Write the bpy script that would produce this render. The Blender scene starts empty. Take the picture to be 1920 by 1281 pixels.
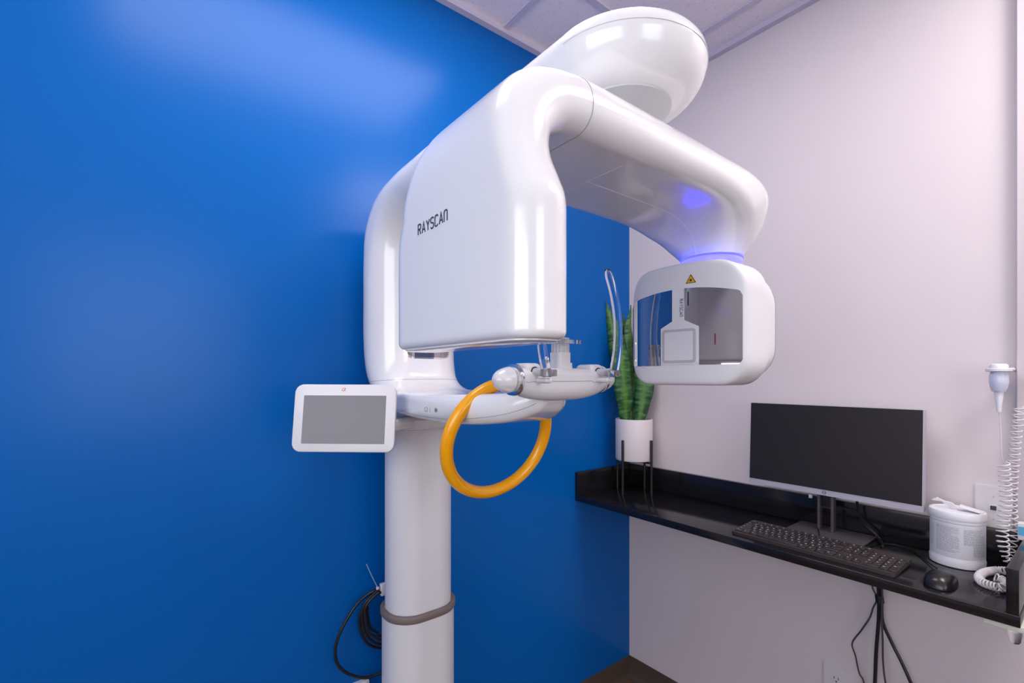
import bpy, bmesh, math, random
from mathutils import Vector, Matrix
random.seed(4)
PI = math.pi
SC = bpy.context.scene
COL = SC.collection

# ------------------------------------------------------------------ frame
# All sizes are metres measured from the spot where the photographer stands:
# x runs towards the white wall, y towards the blue wall, z up from lens height.
OX, OY, OZ = -1.83, -1.444, 1.43          # photographer's spot in the room
CA, SA = 0.790, 0.613
def W(x, y, z): return Vector((OX + x, OY + y, OZ + z))
def P(px, py, x=None, y=None, z=None, t=None):
    """measured photo point -> place, given the wall / counter / distance it lies on"""
    k = (px - 960) / 888.0; v = (706 - py) / 888.0
    ax, ay = CA * k + SA, -SA * k + CA
    if t is None:
        if x is not None: t = x / ax
        elif y is not None: t = y / ay
        else: t = z / v
    return Vector((ax * t, ay * t, v * t))

# ------------------------------------------------------------------ materials
def mat(name, col, rough=0.5, metal=0.0, spec=0.5, coat=0.0, trans=0.0, emit=None, estr=0.0, ior=1.5, bump=0.0, bscale=60, var=0.0):
    m = bpy.data.materials.new(name); m.use_nodes = True
    nt = m.node_tree; b = nt.nodes['Principled BSDF']
    b.inputs['Base Color'].default_value = (*col, 1)
    b.inputs['Roughness'].default_value = rough
    b.inputs['Metallic'].default_value = metal
    b.inputs['Specular IOR Level'].default_value = spec
    b.inputs['Coat Weight'].default_value = coat
    b.inputs['Coat Roughness'].default_value = 0.04
    b.inputs['Transmission Weight'].default_value = trans
    b.inputs['IOR'].default_value = ior
    if emit:
        b.inputs['Emission Color'].default_value = (*emit, 1)
        b.inputs['Emission Strength'].default_value = estr
    if bump or var:
        tc = nt.nodes.new('ShaderNodeTexCoord'); n = nt.nodes.new('ShaderNodeTexNoise')
        n.inputs['Scale'].default_value = bscale; n.inputs['Detail'].default_value = 4
        nt.links.new(tc.outputs['Object'], n.inputs['Vector'])
        if bump:
            bp = nt.nodes.new('ShaderNodeBump'); bp.inputs['Strength'].default_value = bump
            bp.inputs['Distance'].default_value = 0.002
            nt.links.new(n.outputs['Fac'], bp.inputs['Height']); nt.links.new(bp.outputs['Normal'], b.inputs['Normal'])
        if var:
            r = nt.nodes.new('ShaderNodeValToRGB')
            r.color_ramp.elements[0].position = 0.3; r.color_ramp.elements[1].position = 0.7
            r.color_ramp.elements[0].color = (*[c * (1 - var) for c in col], 1)
            r.color_ramp.elements[1].color = (*[min(1, c * (1 + var)) for c in col], 1)
            nt.links.new(n.outputs['Fac'], r.inputs['Fac']); nt.links.new(r.outputs['Color'], b.inputs['Base Color'])
    return m
M = {}
M['blue'] = mat('blue_paint', (0.0, 0.108, 0.42), 0.25, spec=0.20, bump=0.05, bscale=260)
M['wall'] = mat('white_paint', (0.70, 0.625, 0.632), 0.6, spec=0.25, bump=0.05, bscale=300)
M['base'] = mat('taupe_vinyl', (0.085, 0.060, 0.046), 0.45)
M['shell'] = mat('gloss_white_shell', (0.83, 0.825, 0.83), 0.16, spec=0.55, coat=0.5)
M['satin'] = mat('satin_white_plastic', (0.76, 0.755, 0.77), 0.38)
M['column'] = mat('painted_white_column', (0.74, 0.74, 0.76), 0.30)
M['seam'] = mat('grey_seam', (0.33, 0.32, 0.33), 0.5)
M['seamlight'] = mat('light_seam', (0.85, 0.84, 0.86), 0.4)
M['disk'] = mat('grey_disk', (0.62, 0.62, 0.63), 0.3)
M['chrome'] = mat('chrome', (0.85, 0.86, 0.88), 0.05, metal=1)
M['mirror'] = mat('tinted_mirror', (0.40, 0.40, 0.42), 0.03, metal=1)
M['ink'] = mat('slate_ink', (0.045, 0.055, 0.08), 0.4)
M['black'] = mat('black_plastic', (0.010, 0.010, 0.011), 0.4)
M['mouse'] = mat('mouse_black', (0.012, 0.010, 0.011), 0.28)
M['print'] = mat('fine_print', (0.26, 0.26, 0.30), 0.5)
M['cable'] = mat('black_rubber', (0.008, 0.008, 0.009), 0.38)
M['cablegrey'] = mat('dark_grey_rubber', (0.05, 0.042, 0.05), 0.45)
M['rubber'] = mat('taupe_rubber', (0.20, 0.155, 0.14), 0.5)
M['orange'] = mat('gloss_orange', (1.0, 0.42, 0.0), 0.24, coat=0.2)
M['clear'] = mat('clear_acrylic', (0.97, 0.97, 0.98), 0.02, trans=1.0, ior=1.45)
M['frost'] = mat('frosted_white', (0.78, 0.77, 0.80), 0.25, trans=0.25)
M['screen'] = mat('grey_screen', (0.155, 0.145, 0.165), 0.32)
M['logo'] = mat('red_logo', (0.75, 0.07, 0.03), 0.4)
M['led'] = mat('blue_led_ring', (0.12, 0.12, 0.5), 0.3, emit=(0.22, 0.20, 1.0), estr=1.3)
M['spillstrip'] = mat('added_blue_spill', (0.02, 0.02, 0.3), 0.3, emit=(0.012, 0.012, 1.0), estr=15)  # strong glow for the strip added above the light ring
M['granite'] = mat('polished_black_stone', (0.010, 0.009, 0.010), 0.13, spec=0.5, var=0.5, bscale=400)
M['warn'] = mat('warning_yellow', (0.80, 0.42, 0.02), 0.4)
M['panelgrey'] = mat('collimator_grey', (0.50, 0.49, 0.53), 0.35)
M['paper'] = mat('white_plastic', (0.74, 0.73, 0.76), 0.4)
M['monbez'] = mat('silver_bezel', (0.50, 0.48, 0.53), 0.35, metal=0.35)
M['monblk'] = mat('monitor_glass', (0.016, 0.013, 0.014), 0.40, spec=0.4)
M['monstand'] = mat('stand_grey', (0.13, 0.11, 0.125), 0.38, metal=0.5)
M['key'] = mat('key_black', (0.028, 0.021, 0.022), 0.42)
M['keybase'] = mat('keyboard_body', (0.040, 0.031, 0.030), 0.42)
M['legend'] = mat('key_print', (0.55, 0.52, 0.52), 0.5)
M['pot'] = mat('ceramic_pot', (0.72, 0.66, 0.66), 0.38)
M['soil'] = mat('soil', (0.02, 0.014, 0.01), 0.9, bump=1, bscale=150)
M['plate'] = mat('outlet_white', (0.70, 0.66, 0.67), 0.35)
M['bulb'] = mat('pale_blue_plastic', (0.58, 0.60, 0.72), 0.2)
M['pink'] = mat('red_sticker', (0.55, 0.03, 0.07), 0.5)
M['cream'] = mat('cream_strip', (0.70, 0.70, 0.58), 0.5)
M['lightblue'] = mat('light_blue_print', (0.10, 0.42, 0.65), 0.5)
M['zip'] = mat('zip_tie', (0.42, 0.55, 0.72), 0.3, trans=0.3)
M['tbar'] = mat('ceiling_tbar', (0.60, 0.55, 0.66), 0.5)
M['lamp'] = mat('lamp_diffuser', (0.9, 0.9, 0.9), 0.5, emit=(1.0, 0.93, 0.97), estr=4.0)
M['pane'] = mat('daylight_pane', (0.8, 0.85, 0.9), 0.3, emit=(0.93, 0.96, 1.0), estr=3.0)

def tile_mat():
    m = mat('ceiling_tile', (0.60, 0.53, 0.58), 0.85, spec=0.1)
    nt = m.node_tree; b = nt.nodes['Principled BSDF']
    tc = nt.nodes.new('ShaderNodeTexCoord')
    n = nt.nodes.new('ShaderNodeTexNoise'); n.inputs['Scale'].default_value = 130; n.inputs['Detail'].default_value = 3
    n2 = nt.nodes.new('ShaderNodeTexNoise'); n2.inputs['Scale'].default_value = 7
    r = nt.nodes.new('ShaderNodeValToRGB')
    r.color_ramp.elements[0].position = 0.33; r.color_ramp.elements[0].color = (0.76, 0.68, 0.73, 1)
    r.color_ramp.elements[1].position = 0.42; r.color_ramp.elements[1].color = (0.86, 0.78, 0.82, 1)
    nt.links.new(tc.outputs['Object'], n.inputs['Vector'])
    nt.links.new(n.outputs['Fac'], r.inputs['Fac']); nt.links.new(r.outputs['Color'], b.inputs['Base Color'])
    bp = nt.nodes.new('ShaderNodeBump'); bp.inputs['Strength'].default_value = 0.4
    nt.links.new(n.outputs['Fac'], bp.inputs['Height']); nt.links.new(bp.outputs['Normal'], b.inputs['Normal'])
    return m
M['tile'] = tile_mat()

def floor_mat():
    m = mat('vinyl_plank', (0.10, 0.055, 0.035), 0.35)
    nt = m.node_tree; b = nt.nodes['Principled BSDF']
    tc = nt.nodes.new('ShaderNodeTexCoord')
    br = nt.nodes.new('ShaderNodeTexBrick'); br.inputs['Scale'].default_value = 1
    br.inputs['Brick Width'].default_value = 1.2; br.inputs['Row Height'].default_value = 0.15
    br.inputs['Mortar Size'].default_value = 0.002
    br.inputs['Color1'].default_value = (0.16, 0.085, 0.05, 1); br.inputs['Color2'].default_value = (0.24, 0.14, 0.085, 1)
    br.inputs['Mortar'].default_value = (0.05, 0.03, 0.02, 1)
    nt.links.new(tc.outputs['Object'], br.inputs['Vector'])
    wv = nt.nodes.new('ShaderNodeTexNoise'); wv.inputs['Scale'].default_value = 12
    mp = nt.nodes.new('ShaderNodeMapping'); mp.inputs['Scale'].default_value = (0.6, 8, 1)
    nt.links.new(tc.outputs['Object'], mp.inputs['Vector']); nt.links.new(mp.outputs['Vector'], wv.inputs['Vector'])
    mx = nt.nodes.new('ShaderNodeMixRGB'); mx.blend_type = 'MULTIPLY'; mx.inputs['Fac'].default_value = 0.6
    nt.links.new(br.outputs['Color'], mx.inputs['Color1']); nt.links.new(wv.outputs['Fac'], mx.inputs['Color2'])
    nt.links.new(mx.outputs['Color'], b.inputs['Base Color'])
    return m
M['floor'] = floor_mat()

def leaf_mat():
    m = mat('snake_plant_leaf', (0.05, 0.2, 0.03), 0.4)
    nt = m.node_tree; b = nt.nodes['Principled BSDF']
    uv = nt.nodes.new('ShaderNodeUVMap')
    sep = nt.nodes.new('ShaderNodeSeparateXYZ'); nt.links.new(uv.outputs['UV'], sep.inputs['Vector'])
    # cross bands
    mp = nt.nodes.new('ShaderNodeMapping'); mp.inputs['Scale'].default_value = (1.3, 34.0, 1)
    nt.links.new(uv.outputs['UV'], mp.inputs['Vector'])
    n = nt.nodes.new('ShaderNodeTexNoise'); n.inputs['Scale'].default_value = 1.0; n.inputs['Detail'].default_value = 3
    n.inputs['Distortion'].default_value = 0.6
    nt.links.new(mp.outputs['Vector'], n.inputs['Vector'])
    r = nt.nodes.new('ShaderNodeValToRGB')
    e = r.color_ramp.elements
    e[0].position = 0.36; e[0].color = (0.004, 0.035, 0.012, 1)
    e[1].position = 0.66; e[1].color = (0.085, 0.19, 0.05, 1)
    x = r.color_ramp.elements.new(0.5); x.color = (0.012, 0.09, 0.02, 1)
    nt.links.new(n.outputs['Fac'], r.inputs['Fac'])
    # bright middle stripe and darker rim, both fixed to the leaf
    r2 = nt.nodes.new('ShaderNodeValToRGB'); e = r2.color_ramp.elements
    e[0].position = 0.0; e[0].color = (0, 0, 0, 1); e[1].position = 1.0; e[1].color = (0, 0, 0, 1)
    for p_, c_ in ((0.28, 0.0), (0.5, 0.62), (0.72, 0.0)):
        q = r2.color_ramp.elements.new(p_); q.color = (c_, c_, c_, 1)
    nt.links.new(sep.outputs['X'], r2.inputs['Fac'])
    mx = nt.nodes.new('ShaderNodeMixRGB'); nt.links.new(r2.outputs['Color'], mx.inputs['Fac'])
    nt.links.new(r.outputs['Color'], mx.inputs['Color1']); mx.inputs['Color2'].default_value = (0.085, 0.23, 0.012, 1)
    nt.links.new(mx.outputs['Color'], b.inputs['Base Color'])
    return m
M['leaf'] = leaf_mat()

def label_mat():
    m = mat('printed_label', (0.7, 0.69, 0.72), 0.45)
    nt = m.node_tree; b = nt.nodes['Principled BSDF']
    uv = nt.nodes.new('ShaderNodeUVMap')
    mp = nt.nodes.new('ShaderNodeMapping'); mp.inputs['Scale'].default_value = (40, 34, 1)
    nt.links.new(uv.outputs['UV'], mp.inputs['Vector'])
    w = nt.nodes.new('ShaderNodeTexWave'); w.bands_direction = 'Y'; w.inputs['Scale'].default_value = 0.32
    nt.links.new(mp.outputs['Vector'], w.inputs['Vector'])
    n = nt.nodes.new('ShaderNodeTexNoise'); n.inputs['Scale'].default_value = 3.0
    nt.links.new(mp.outputs['Vector'], n.inputs['Vector'])
    mu = nt.nodes.new('ShaderNodeMath'); mu.operation = 'MULTIPLY'
    nt.links.new(w.outputs['Fac'], mu.inputs[0]); nt.links.new(n.outputs['Fac'], mu.inputs[1])
    r = nt.nodes.new('ShaderNodeValToRGB'); r.color_ramp.elements[0].position = 0.2; r.color_ramp.elements[1].position = 0.5
    r.color_ramp.elements[0].color = (0.68, 0.67, 0.71, 1); r.color_ramp.elements[1].color = (0.60, 0.60, 0.64, 1)
    nt.links.new(mu.outputs['Value'], r.inputs['Fac']); nt.links.new(r.outputs['Color'], b.inputs['Base Color'])
    return m
M['label'] = label_mat()

# ------------------------------------------------------------------ building helpers
def obj(name, verts, faces, m, parent=None, smooth=True, ang=40, uvs=None):
    """verts are in photographer metres; linked as one mesh, origin at its own centre"""
    wv = [W(*v) for v in verts]
    c = sum(wv, Vector()) / len(wv)
    me = bpy.data.meshes.new(name)
    me.from_pydata([v - c for v in wv], [], faces)
    mats = m if isinstance(m, (list, tuple)) else [m]
    for q in mats: me.materials.append(q)
    me.validate()
    bm = bmesh.new(); bm.from_mesh(me); bmesh.ops.recalc_face_normals(bm, faces=bm.faces[:])
    bm.to_mesh(me); bm.free()
    if smooth:
        me.shade_smooth(); me.set_sharp_from_angle(angle=math.radians(ang))
    if uvs:
        ul = me.uv_layers.new(name='UVMap')
        for l in me.loops: ul.data[l.index].uv = uvs[l.vertex_index]
    o = bpy.data.objects.new(name, me); COL.objects.link(o)
    o.location = c
    if parent:
        o.parent = parent
        o.location = c - wloc(parent)
    return o
def wloc(o):
    l = Vector(o.location)
    while o.parent: o = o.parent; l += Vector(o.location)
    return l
def thing(name, label, cat, at, group=None):
    o = bpy.data.objects.new(name, None); COL.objects.link(o)
    o.location = W(*at); o.empty_display_size = 0.05
    o['label'] = label; o['category'] = cat
    if group: o['group'] = group
    return o
def tag(o, label, cat, group=None):
    o['label'] = label; o['category'] = cat
    if group: o['group'] = group
    return o
def struct(o): o['kind'] = 'structure'; return o

def box(a, b, bev=0.0, seg=3):
    bm = bmesh.new()
    x0, x1 = sorted((a[0], b[0])); y0, y1 = sorted((a[1], b[1])); z0, z1 = sorted((a[2], b[2]))
    v = [bm.verts.new(p) for p in ((x0,y0,z0),(x1,y0,z0),(x1,y1,z0),(x0,y1,z0),(x0,y0,z1),(x1,y0,z1),(x1,y1,z1),(x0,y1,z1))]
    for f in ((0,3,2,1),(4,5,6,7),(0,1,5,4),(1,2,6,5),(2,3,7,6),(3,0,4,7)): bm.faces.new([v[i] for i in f])
    if bev: bmesh.ops.bevel(bm, geom=bm.edges[:], offset=bev, segments=seg, profile=0.5, affect='EDGES')
    return out(bm)
def out(bm):
    bm.verts.index_update()
    r = ([v.co.copy() for v in bm.verts], [[v.index for v in f.verts] for f in bm.faces]); bm.free(); return r
def join(*parts):
    V_, F_ = [], []
    for v, f in parts:
        n = len(V_); V_ += list(v); F_ += [[i + n for i in q] for q in f]
    return V_, F_
def xf(mesh, fn): return [fn(Vector(v)) for v in mesh[0]], mesh[1]

def catmull(pts, n=8, closed=False):
    pts = [Vector(p) for p in pts]; N = len(pts); res = []
    for i in range(N if closed else N - 1):
        if closed: p0, p1, p2, p3 = pts[i-1], pts[i], pts[(i+1) % N], pts[(i+2) % N]
        else:
            p1, p2 = pts[i], pts[i+1]
            p0 = pts[i-1] if i else p1 * 2 - p2
            p3 = pts[i+2] if i + 2 < N else p2 * 2 - p1
        for k in range(n):
            t = k / n
            res.append(0.5 * ((2*p1) + (p2-p0)*t + (2*p0-5*p1+4*p2-p3)*t*t + (3*p1-p0-3*p2+p3)*t**3))
    if not closed: res.append(pts[-1])
    return res
def tube(pts, r, n=12, closed=False, caps=True):
    pts = [Vector(p) for p in pts]; N = len(pts)
    rr = r if callable(r) else (lambda s: r)
    V_, F_ = [], []
    up = None
    for i, p in enumerate(pts):
        if closed: t = pts[(i+1) % N] - pts[i-1]
        else: t = pts[min(i+1, N-1)] - pts[max(i-1, 0)]
        t.normalize()
        if up is None:
            up = Vector((0,0,1)) if abs(t.z) < 0.9 else Vector((1,0,0))
        up = (up - t * up.dot(t)).normalized(); s = t.cross(up)
        R = rr(i / max(1, N-1))
        for k in range(n):
            a = 2*PI*k/n; V_.append(p + up*math.cos(a)*R + s*math.sin(a)*R)
    for i in range(N if closed else N-1):
        j = (i+1) % N
        for k in range(n): F_.append([i*n+k, i*n+(k+1) % n, j*n+(k+1) % n, j*n+k])
    if caps and not closed: F_ += [list(range(n))[::-1], [(N-1)*n+k for k in range(n)]]
    return V_, F_
def rloop(w, h, r, N=96, r2=None):
    """rounded rectangle, arc-length resampled; r = radius on the +v side, r2 on the -v side"""
    r2 = r if r2 is None else r2
    r = min(r, w/2 - 1e-5); r2 = min(r2, w/2 - 1e-5)
    if r + r2 > h - 2e-5: f = (h - 2e-5)/(r + r2); r *= f; r2 *= f
    p = []
    for cx, cy, a0, q in ((w/2-r, h/2-r, 90, r), (w/2-r2, -h/2+r2, 0, r2), (-w/2+r2, -h/2+r2, -90, r2), (-w/2+r, h/2-r, -180, r)):
        for k in range(13):
            a = math.radians(a0 - 90*k/12); p.append((cx + q*math.cos(a), cy + q*math.sin(a)))
    p = [(0, h/2)] + p
    return resample(p, N)
def resample(p, N):
    L = [0]
    for i in range(len(p)):
        a, b = p[i], p[(i+1) % len(p)]; L.append(L[-1] + math.hypot(b[0]-a[0], b[1]-a[1]))
    o = []; j = 0
    for k in range(N):
        s = L[-1]*k/N
        while L[j+1] < s: j += 1
        f = (s - L[j]) / max(1e-9, L[j+1]-L[j]); a, b = p[j], p[(j+1) % len(p)]
        o.append((a[0]+(b[0]-a[0])*f, a[1]+(b[1]-a[1])*f))
    return o
def skin(loops, cap0=True, cap1=True):
    n = len(loops[0]); V_ = [Vector(p) for l in loops for p in l]; F_ = []
    for i in range(len(loops)-1):
        for k in range(n): F_.append([i*n+k, i*n+(k+1) % n, (i+1)*n+(k+1) % n, (i+1)*n+k])
    if cap0: F_.append(list(range(n))[::-1])
    if cap1: F_.append([(len(loops)-1)*n+k for k in range(n)])
    return V_, F_
def lathe(prof, c, axis='z', n=64, cap=True, sgn=1):
    """prof: (radius, height) from bottom to top"""
    loops = []
    for r, h in prof:
        l = []
        for k in range(n):
            a = 2*PI*k/n; u, v = r*math.cos(a), r*math.sin(a)
            h_ = h*sgn
            l.append(Vector(c) + (Vector((u, v, h_)) if axis == 'z' else Vector((h_, u, v)) if axis == 'x' else Vector((u, h_, v))))
        loops.append(l)
    return skin(loops, cap, cap)
def arc(cx, cy, r, a0, a1, n=6):
    return [(cx + r*math.cos(math.radians(a0+(a1-a0)*i/n)), cy + r*math.sin(math.radians(a0+(a1-a0)*i/n))) for i in range(n+1)]
def prism(poly, fr, d0, d1):
    """poly 2-D extruded; fr(u,v,d) -> point"""
    n = len(poly)
    V_ = [fr(u, v, d0) for u, v in poly] + [fr(u, v, d1) for u, v in poly]
    return V_, [list(range(n))[::-1], [n+i for i in range(n)]] + [[i, (i+1) % n, n+(i+1) % n, n+i] for i in range(n)]
def roundpoly(poly, r, seg=5):
    o = []; n = len(poly)
    for i in range(n):
        p = Vector(poly[i]); a = Vector(poly[i-1]) - p; b = Vector(poly[(i+1) % n]) - p
        rr = min(r[i] if isinstance(r, (list, tuple)) else r, a.length*0.45, b.length*0.45)
        if rr < 1e-6: o.append(tuple(p)); continue
        A = p + a.normalized()*rr; B = p + b.normalized()*rr
        for k in range(seg+1):
            t = k/seg; q = A*(1-t)**2 + p*2*t*(1-t) + B*t*t; o.append((q.x, q.y))
    return o

GLY = {
 'R': ([[(0,0),(0,1),(.42,1),(.56,.9),(.56,.62),(.42,.52),(0,.52)], [(.28,.52),(.58,0)]], .60),
 'A': ([[(0,0),(.32,1),(.64,0)], [(.11,.32),(.53,.32)]], .64),
 'Y': ([[(0,1),(.31,.5),(.62,1)], [(.31,.5),(.31,0)]], .62),
 'S': ([[(.56,.88),(.44,1),(.14,1),(0,.88),(0,.64),(.14,.53),(.44,.48),(.56,.37),(.56,.13),(.43,0),(.13,0),(0,.12)]], .58),
 'C': ([[(.56,.86),(.44,1),(.13,1),(0,.86),(0,.14),(.13,0),(.44,0),(.56,.14)]], .58),
 'n': ([[(0,0),(0,.86),(.13,1),(.43,1),(.56,.86),(.56,0)]], .58),
}
def strokes(lines, wd, fr, d0=0.0, d1=0.0004, closed=False):
    parts = []
    for pl in lines:
        pl = [Vector(p) for p in pl]; N = len(pl); L, R = [], []
        for i in range(N):
            a = (pl[i]-pl[i-1]).normalized() if (i or closed) else (pl[1]-pl[0]).normalized()
            b = (pl[(i+1) % N]-pl[i]).normalized() if (i < N-1 or closed) else a
            t = (a+b); t = t.normalized() if t.length > 1e-6 else a
            nrm = Vector((-t.y, t.x)); k = wd/2/max(0.5, nrm.dot(Vector((-a.y, a.x))))
            L.append(pl[i]+nrm*k); R.append(pl[i]-nrm*k)
        V_ = []; F_ = []
        for i in range(N):
            for q in (L[i], R[i]):
                V_.append(fr(q.x, q.y, d0)); V_.append(fr(q.x, q.y, d1))
        for i in range(N if closed else N-1):
            j = (i+1) % N; a, b = i*4, j*4
            F_ += [[a+1, b+1, b+3, a+3], [a, a+2, b+2, b], [a, b, b+1, a+1], [a+2, a+3, b+3, b+2]]
        if not closed: F_ += [[0,1,3,2], [(N-1)*4, (N-1)*4+2, (N-1)*4+3, (N-1)*4+1]]
        parts.append((V_, F_))
    return join(*parts)
def text(s, h, wd, fr, gap=0.26, sx=1.0):
    x = 0; parts = []
    for ch in s:
        g, w = GLY[ch]
        parts.append(strokes([[(x + a*h*sx, b*h) for a, b in l] for l in g], wd, fr))
        x += (w*sx + gap*sx)*h
    return join(*parts), x - gap*sx*h
def circ(r, n=24, cx=0, cy=0, sx=1): return [(cx + sx*r*math.cos(2*PI*i/n), cy + r*math.sin(2*PI*i/n)) for i in range(n)]

# ------------------------------------------------------------------ THE ROOM
ZF, ZC = -1.43, 1.31
XL, YB = -1.75, -2.0           # left and back walls
def slab(name, a, b, m): return struct(obj(name, *box(a, b), m, smooth=False))
slab('floor', (XL-.1, YB-.1, ZF-.1), (1.93, 1.544, ZF), M['floor'])
slab('ceiling', (XL-.1, YB-.1, ZC), (1.93, 1.544, ZC+.1), M['tile'])
slab('wall_blue', (XL-.1, 1.444, ZF), (1.83, 1.544, ZC), M['blue'])
slab('wall_right', (1.83, YB-.1, ZF), (1.93, 1.544, ZC), M['wall'])
bw = join(box((XL-.1, YB-.1, ZF), (-.65, YB, ZC)), box((.55, YB-.1, ZF), (1.83, YB, ZC)),
          box((-.65, YB-.1, ZF), (.55, YB, -.35)), box((-.65, YB-.1, 1.05), (.55, YB, ZC)))
struct(obj('wall_back', *bw, M['wall'], smooth=False))
w2f = join(*[box((a-.02, YB-.07, -.35), (a+.02, YB-.02, 1.05)) for a in (-.63, -.05, .53)],
          box((-.65, YB-.07, -.35), (.55, YB-.02, -.31)), box((-.65, YB-.07, 1.01), (.55, YB-.02, 1.05)))
w2 = struct(obj('window_2', *w2f, M['paper'], smooth=False))
obj('window_pane', *box((-.63, YB-.055, -.33), (.53, YB-.045, 1.03)), M['pane'], w2, smooth=False)
# left wall with the window opening
wy0, wy1, wz0, wz1 = -1.5, 0.7, -0.25, 0.95
lw = join(box((XL-.1, YB, ZF), (XL, 1.444, wz0)), box((XL-.1, YB, wz1), (XL, 1.444, ZC)),
          box((XL-.1, YB, wz0), (XL, wy0, wz1)), box((XL-.1, wy1, wz0), (XL, 1.444, wz1)))
struct(obj('wall_left', *lw, M['wall'], smooth=False))
wf = join(*[box((XL-.07, a-.02, wz0), (XL-.02, a+.02, wz1)) for a in (wy0+.02, (wy0+wy1)/2, wy1-.02)],
          box((XL-.07, wy0, wz0), (XL-.02, wy1, wz0+.04)), box((XL-.07, wy0, wz1-.04), (XL-.02, wy1, wz1)))
w1 = struct(obj('window_1', *wf, M['paper'], smooth=False))
obj('window_pane', *box((XL-.055, wy0+.02, wz0+.02), (XL-.045, wy1-.02, wz1-.02)), M['pane'], w1, smooth=False)
# ceiling grid: wall angle + main tees
def tee(name, a, b): return struct(obj(name, *box(a, b), M['tbar'], smooth=False))
n_ = 1
for x in (1.68, 1.07, .46, -.15, -.76, -1.37):
    tee('trim_%d' % n_, (x-.012, YB, ZC-.006), (x+.012, 1.444, ZC)); n_ += 1
for y in (1.13, .52, -.09, -.70, -1.31):
    tee('trim_%d' % n_, (XL, y-.012, ZC-.0055), (1.83, y+.012, ZC)); n_ += 1
tee('trim_%d' % n_, (1.805, YB, ZC-.02), (1.83, 1.444, ZC)); n_ += 1
tee('trim_%d' % n_, (XL, 1.42, ZC-.02), (1.805, 1.444, ZC)); n_ += 1
# cove baseboards
def cove(fr, L0, L1):
    pr = [(0, 0), (0, .10), (.003, .10), (.004, .022), (.008, .012), (.020, .004), (.021, 0)]
    return skin([[fr(L0, d, z) for d, z in pr], [fr(L1, d, z) for d, z in pr]])
struct(obj('baseboard_blue', *cove(lambda l, d, z: (l, 1.444-d, ZF+z), XL, 1.83), M['base']))
struct(obj('baseboard_right', *cove(lambda l, d, z: (1.83-d, l, ZF+z), YB, 1.444), M['base']))
# narrow end return of the white wall, at the photo's right edge
struct(obj('trim_%d' % n_, *box((1.805, -.5, -.405), (1.83, .1700, ZC-.02), .002), M['wall']))

# ------------------------------------------------------------------ LIGHTS (ceiling troffers + daylight)
def troffer(x0, y0, label, lx=.6):
    t = thing('ceiling_light', label, 'light', (x0+lx/2, y0+.3, ZC-.01), None)
    x1 = x0+lx
    obj('frame', *join(box((x0, y0, ZC-.014), (x1, y0+.03, ZC)), box((x0, y0+.57, ZC-.014), (x1, y0+.6, ZC)),
        box((x0, y0+.03, ZC-.014), (x0+.03, y0+.57, ZC)), box((x1-.03, y0+.03, ZC-.014), (x1, y0+.57, ZC))), M['paper'], t, smooth=False)
    obj('diffuser', *box((x0+.03, y0+.03, ZC-.010), (x1-.03, y0+.57, ZC-.004)), M['lamp'], t, smooth=False)
troffer(-.145, .525, 'long recessed ceiling light panel nearest the blue wall', 1.2)
troffer(1.075, -.695, 'square recessed ceiling light panel behind the photographer')
def area(name, loc, target, sx, sy, power, col):
    L = bpy.data.lights.new(name, 'AREA'); L.shape = 'RECTANGLE'; L.size = sx; L.size_y = sy
    L.energy = power; L.color = col
    o = bpy.data.objects.new(name, L); COL.objects.link(o); o.location = W(*loc)
    o.rotation_euler = (W(*target) - W(*loc)).to_track_quat('-Z', 'Y').to_euler()
    return o
area('ceiling_lamp_glow', (.455, .825, ZC-.03), (.455, .825, 0), 1.12, .52, 7, (1, .95, .95))
area('rear_ceiling_lamp_glow', (1.375, -.395, ZC-.03), (1.375, -.395, 0), .52, .52, 16, (1, .93, .92))
area('window_daylight', (XL+.02, -.4, .35), (0, -.3, .45), 2.1, 1.1, 8, (.84, .92, 1))
area('back_window_daylight', (-.05, YB+.02, .35), (.3, 0, .25), 1.1, 1.3, 3.2, (.84, .92, 1))
wd = bpy.data.worlds.new('world'); SC.world = wd; wd.use_nodes = True
wd.node_tree.nodes['Background'].inputs['Color'].default_value = (.8, .85, 1, 1)
wd.node_tree.nodes['Background'].inputs['Strength'].default_value = 0.3

# ------------------------------------------------------------------ THE X-RAY MACHINE
mach = thing('dental_xray_machine', 'tall glossy white panoramic dental x-ray machine on a white column by the blue wall', 'x-ray machine', (.632, 1.26, ZF))
AX, AY = .632, .515     # turning axis of the upper arm

# --- column: fixed outer sleeve, rubber band, sliding inner column
def vloft(cx, cy, keys, N=96):
    return skin([[(cx+u, cy+v, z) for u, v in rloop(w, h, r, N)] for z, w, h, r in keys])
colm = obj('outer_column', *vloft(AX, 1.26, [(ZF+.02, .206, .164, .075), (-.660, .206, .164, .075)]), M['column'], mach)
obj('base_plate', *join(box((.40, 1.02, ZF), (.87, 1.43, ZF+.018), .006)), M['column'], mach)
obj('inner_column', *vloft(AX, 1.26, [(-.675, .190, .147, .068), (-.10, .190, .147, .068)]), M['column'], mach)
# rubber band sits over the step, deeper at the front than at the back
def band(w, h, r, z0, z1, th):
    a = rloop(w, h, r); b = rloop(w+2*th, h+2*th, r+th); N = len(a)
    V_ = []; F_ = []
    prof = [(0, z0), (.35, z0-.000), (.8, z0), (1, z0+.003), (1, z1-.003), (.8, z1), (0, z1)]
    for f, z in prof:
        for i in range(N):
            V_.append((AX + a[i][0]*(1-f)+b[i][0]*f, 1.26 + a[i][1]*(1-f)+b[i][1]*f, z))
    n = len(prof)
    for j in range(n):
        for i in range(N): F_.append([j*N+i, j*N+(i+1) % N, ((j+1) % n)*N+(i+1) % N, ((j+1) % n)*N+i])
    return V_, F_
obj('rubber_band', *band(.194, .151, .069, -.675, -.655, .0105), M['rubber'], mach)
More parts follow.
